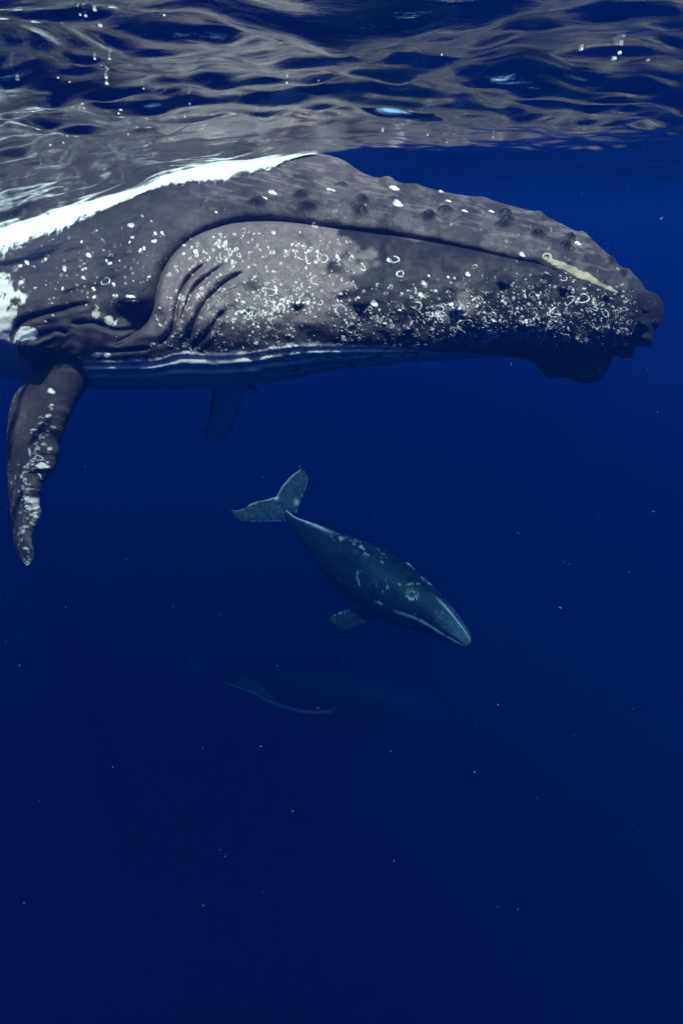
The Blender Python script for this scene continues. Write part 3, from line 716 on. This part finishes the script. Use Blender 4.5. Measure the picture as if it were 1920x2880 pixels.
def third_whale():
    G = Geo()
    k = lambda x, y: (400 + .574 * x, 1800 + .574 * y)
    raw = [(250,140,25.5,5),(330,165,25.4,16),(480,190,25.2,40),(650,210,25,75),(820,235,24.8,100),(1000,265,24.6,112),(1150,290,24.4,104),(1300,318,24.2,78),(1420,342,24.1,46),(1480,354,24.0,14),(1490,356,24,3)]
    spine = [(*k(x, y), d * .86, .574 * h) for x, y, d, h in raw]
    C, rad, T, Dv, Sd, a, s = whale_loft(G, spine, UPV * .8 - FWD * .6, None, 110, 48)
    V = C[None] + rad[None, :, None] * (np.cos(a)[:, None, None] * Dv[None] + np.sin(a)[:, None, None] * Sd[None])
    G.add(V, grid_faces(48, 110, wrap_rows=True), tone=.012, pale=0.0)
    # the long pale flipper held along the flank
    V, QX, QY, N, v = plate([k(*p) for p in [(945,318),(930,340),(880,345),(800,345),(720,325),(640,300),(560,262),(480,230),(400,203)]], [k(*p) for p in [(950,330),(930,362),(870,365),(790,362),(700,340),(610,308),(560,275),(470,240),(390,204)]][::1], [(0, 20.2), (1, 20.6)], [(0, 20.2), (1, 20.6)], [(0, .15), (.6, .1), (1, .02)], 90, 16)
    G.add(V, grid_faces(V.shape[0], V.shape[1], wrap_rows=True), pale=.19, tone=.03)
    V, QX, QY, N, v = plate([k(*p) for p in [(650,290),(600,240),(560,205),(500,180)]], [k(*p) for p in [(600,300),(540,275),(480,240),(440,215)]], [(0, 20.5), (1, 20.8)], [(0, 20.5), (1, 20.8)], [(0, .12), (1, .03)], 40, 12)
    G.add(V, grid_faces(V.shape[0], V.shape[1], wrap_rows=True), pale=.05, tone=.02)
    # flukes
    for sg in (-1, 1):
        V, QX, QY, N, v = plate([k(*p) for p in [(330,165),(270,150 + sg * 40),(200,130 + sg * 75)]], [k(*p) for p in [(240,140),(215,138 + sg * 40),(198,130 + sg * 75)]], [(0, 21.9), (1, 22.3)], [(0, 22.0), (1, 22.4)], [(0, .15), (1, .03)], 30, 12)
        G.add(V, grid_faces(V.shape[0], V.shape[1], wrap_rows=True), pale=.0, tone=.03)
    o = G.build('humpback_whale', SKIN)
    tag(o, 'dim faraway humpback whale in the deep blue below the calf, one pale flipper showing', 'whale')
third_whale()

# ------------------------------------------------------------------ light glints under the surface, built as white beads
def glints():
    m, t, out = new_mat('surface_glint'); L = t.links.new
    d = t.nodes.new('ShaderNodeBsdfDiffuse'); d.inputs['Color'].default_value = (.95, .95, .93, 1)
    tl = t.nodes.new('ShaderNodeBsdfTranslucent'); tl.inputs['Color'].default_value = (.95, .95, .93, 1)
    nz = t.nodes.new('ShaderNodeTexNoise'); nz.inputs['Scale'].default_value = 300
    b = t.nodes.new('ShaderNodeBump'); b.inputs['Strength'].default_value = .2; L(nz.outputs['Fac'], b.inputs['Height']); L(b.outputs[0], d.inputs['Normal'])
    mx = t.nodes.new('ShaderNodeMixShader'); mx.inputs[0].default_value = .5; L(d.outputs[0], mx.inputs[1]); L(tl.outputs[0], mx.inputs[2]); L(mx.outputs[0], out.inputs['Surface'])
    c3 = lambda x, y: (x * .6122, y * .6122); c4 = lambda x, y: (960 + x * .6122, y * .6122)
    pts = [(*c3(x, y), r) for x, y, r in [(370,70,5),(395,75,6),(437,48,7),(462,120,8),(755,72,4),(437,272,5),(505,272,5),(80,350,6),(82,365,7),(268,358,4),(320,377,4),(490,360,5),(492,387,6),(660,408,3.5),(377,477,6),(388,500,3.5),(556,506,6),(546,523,4),(872,480,4),(310,625,3.5),(232,668,5),(292,658,3.5),(190,752,3.5),(850,537,3),(590,618,3),(1317,382,4),(1463,372,3)]]
    pts += [(*c4(x, y), r) for x, y, r in [(460,252,4),(1098,228,8),(1275,246,7),(1250,271,9),(1405,277,6),(188,603,5),(395,622,4),(482,655,3),(695,633,3)]]
    a, bb = np.meshgrid(np.linspace(0, 2 * math.pi, 17), np.linspace(0, math.pi, 9), indexing='xy')
    S = np.stack([np.cos(a) * np.sin(bb), np.sin(a) * np.sin(bb), .42 * np.cos(bb)], -1).reshape(-1, 3)
    proto = build_mesh('surface_glint', S, grid_faces(9, 17), m, link=False)
    first = True
    for px, py, r in pts:
        dr = ray(np.array([px]), np.array([py]))[0]; tt = np.linspace(.5, 7, 4000); P = CAM + dr * tt[:, None]
        hit = np.nonzero(P[:, 2] > surf_z(P[:, 0], P[:, 1]) - .0008)[0]
        if len(hit) == 0: continue
        q = P[hit[0]]; rad = .8 * r * tt[hit[0]] / FPX
        o = proto if first else proto.copy(); first = False
        COL.objects.link(o); o.location = q; o.scale = (rad, rad, rad)
        tag(o, 'tiny bright bubble of light, built as a white bead on the rippled underside of the surface', 'glint', 'bubbles under the surface')
glints()

# ------------------------------------------------------------------ drifting specks
def marine_snow():
    m, t, out = new_mat('marine_snow'); L = t.links.new
    p = t.nodes.new('ShaderNodeBsdfPrincipled'); p.inputs['Roughness'].default_value = .8
    nz = t.nodes.new('ShaderNodeTexNoise'); nz.inputs['Scale'].default_value = 3; tc = t.nodes.new('ShaderNodeTexCoord'); L(tc.outputs['Object'], nz.inputs['Vector'])
    rp = t.nodes.new('ShaderNodeValToRGB'); rp.color_ramp.elements[0].position = .4; rp.color_ramp.elements[0].color = (.06, .08, .10, 1); rp.color_ramp.elements[1].position = .62; rp.color_ramp.elements[1].color = (.12, .10, .11, 1)
    L(nz.outputs['Fac'], rp.inputs[0]); L(rp.outputs[0], p.inputs['Base Color']); L(p.outputs[0], out.inputs['Surface'])
    r = np.random.default_rng(77); n = 380
    px = r.uniform(-100, 2020, n); py = 2600 * r.random(n) ** 1.4; D = 1.1 + 3.6 * r.random(n) ** .8
    P = at_depth(px, py, D)
    ok = P[:, 2] < surf_z(P[:, 0], P[:, 1]) - .03
    P = P[ok]; D = D[ok]; n = len(P)
    size = .0009 + .0032 * r.random(n) ** 3.5
    ax = r.normal(size=(n, 3)); ax /= np.linalg.norm(ax, axis=1, keepdims=True); ln = 1 + 2.5 * r.random(n) ** 2
    b = np.cross(ax, r.normal(size=(n, 3))); b /= np.linalg.norm(b, axis=1, keepdims=True); c = np.cross(ax, b)
    V = np.stack([P + ax * (size * ln)[:, None], P - ax * (size * ln)[:, None], P + b * size[:, None], P - b * size[:, None], P + c * (size * .5)[:, None], P - c * (size * .5)[:, None]], 1).reshape(-1, 3)
    base = np.array([(0,2,4),(2,1,4),(1,3,4),(3,0,4),(2,0,5),(1,2,5),(3,1,5),(0,3,5)])
    F = (base[None] + 6 * np.arange(n)[:, None, None]).reshape(-1, 3)
    o = build_mesh('marine_snow', V, F, m, smooth=False)
    tag(o, 'fine specks drifting through the blue water', 'specks', kind='stuff')
marine_snow()

# ------------------------------------------------------------------ the water itself
def haze():
    m, t, out = new_mat('sea_water_volume')
    v = t.nodes.new('ShaderNodeVolumePrincipled')
    s_ = np.array([.0004, .0045, .026]); a_ = np.array([.16, .088, .050]); dens = .24
    col = s_ / dens; ab = (1 - a_ / (dens * (1 - col))) ** 2
    v.inputs['Density'].default_value = dens
    v.inputs['Color'].default_value = (*col, 1)
    v.inputs['Absorption Color'].default_value = (*ab, 1)
    v.inputs['Anisotropy'].default_value = 0.4
    t.links.new(v.outputs[0], out.inputs['Volume'])
    x0, x1, y0, y1, z0, z1 = -150, 150, -150, 150, -110, .7
    V = np.array([(x, y, z) for z in (z0, z1) for y in (y0, y1) for x in (x0, x1)], float)
    F = np.array([(0,2,3,1),(4,5,7,6),(0,1,5,4),(2,6,7,3),(0,4,6,2),(1,3,7,5)])
    o = build_mesh('haze', V, F, m, smooth=False)
    tag(o, 'clear deep blue sea water all round', 'water', kind='stuff')
haze()
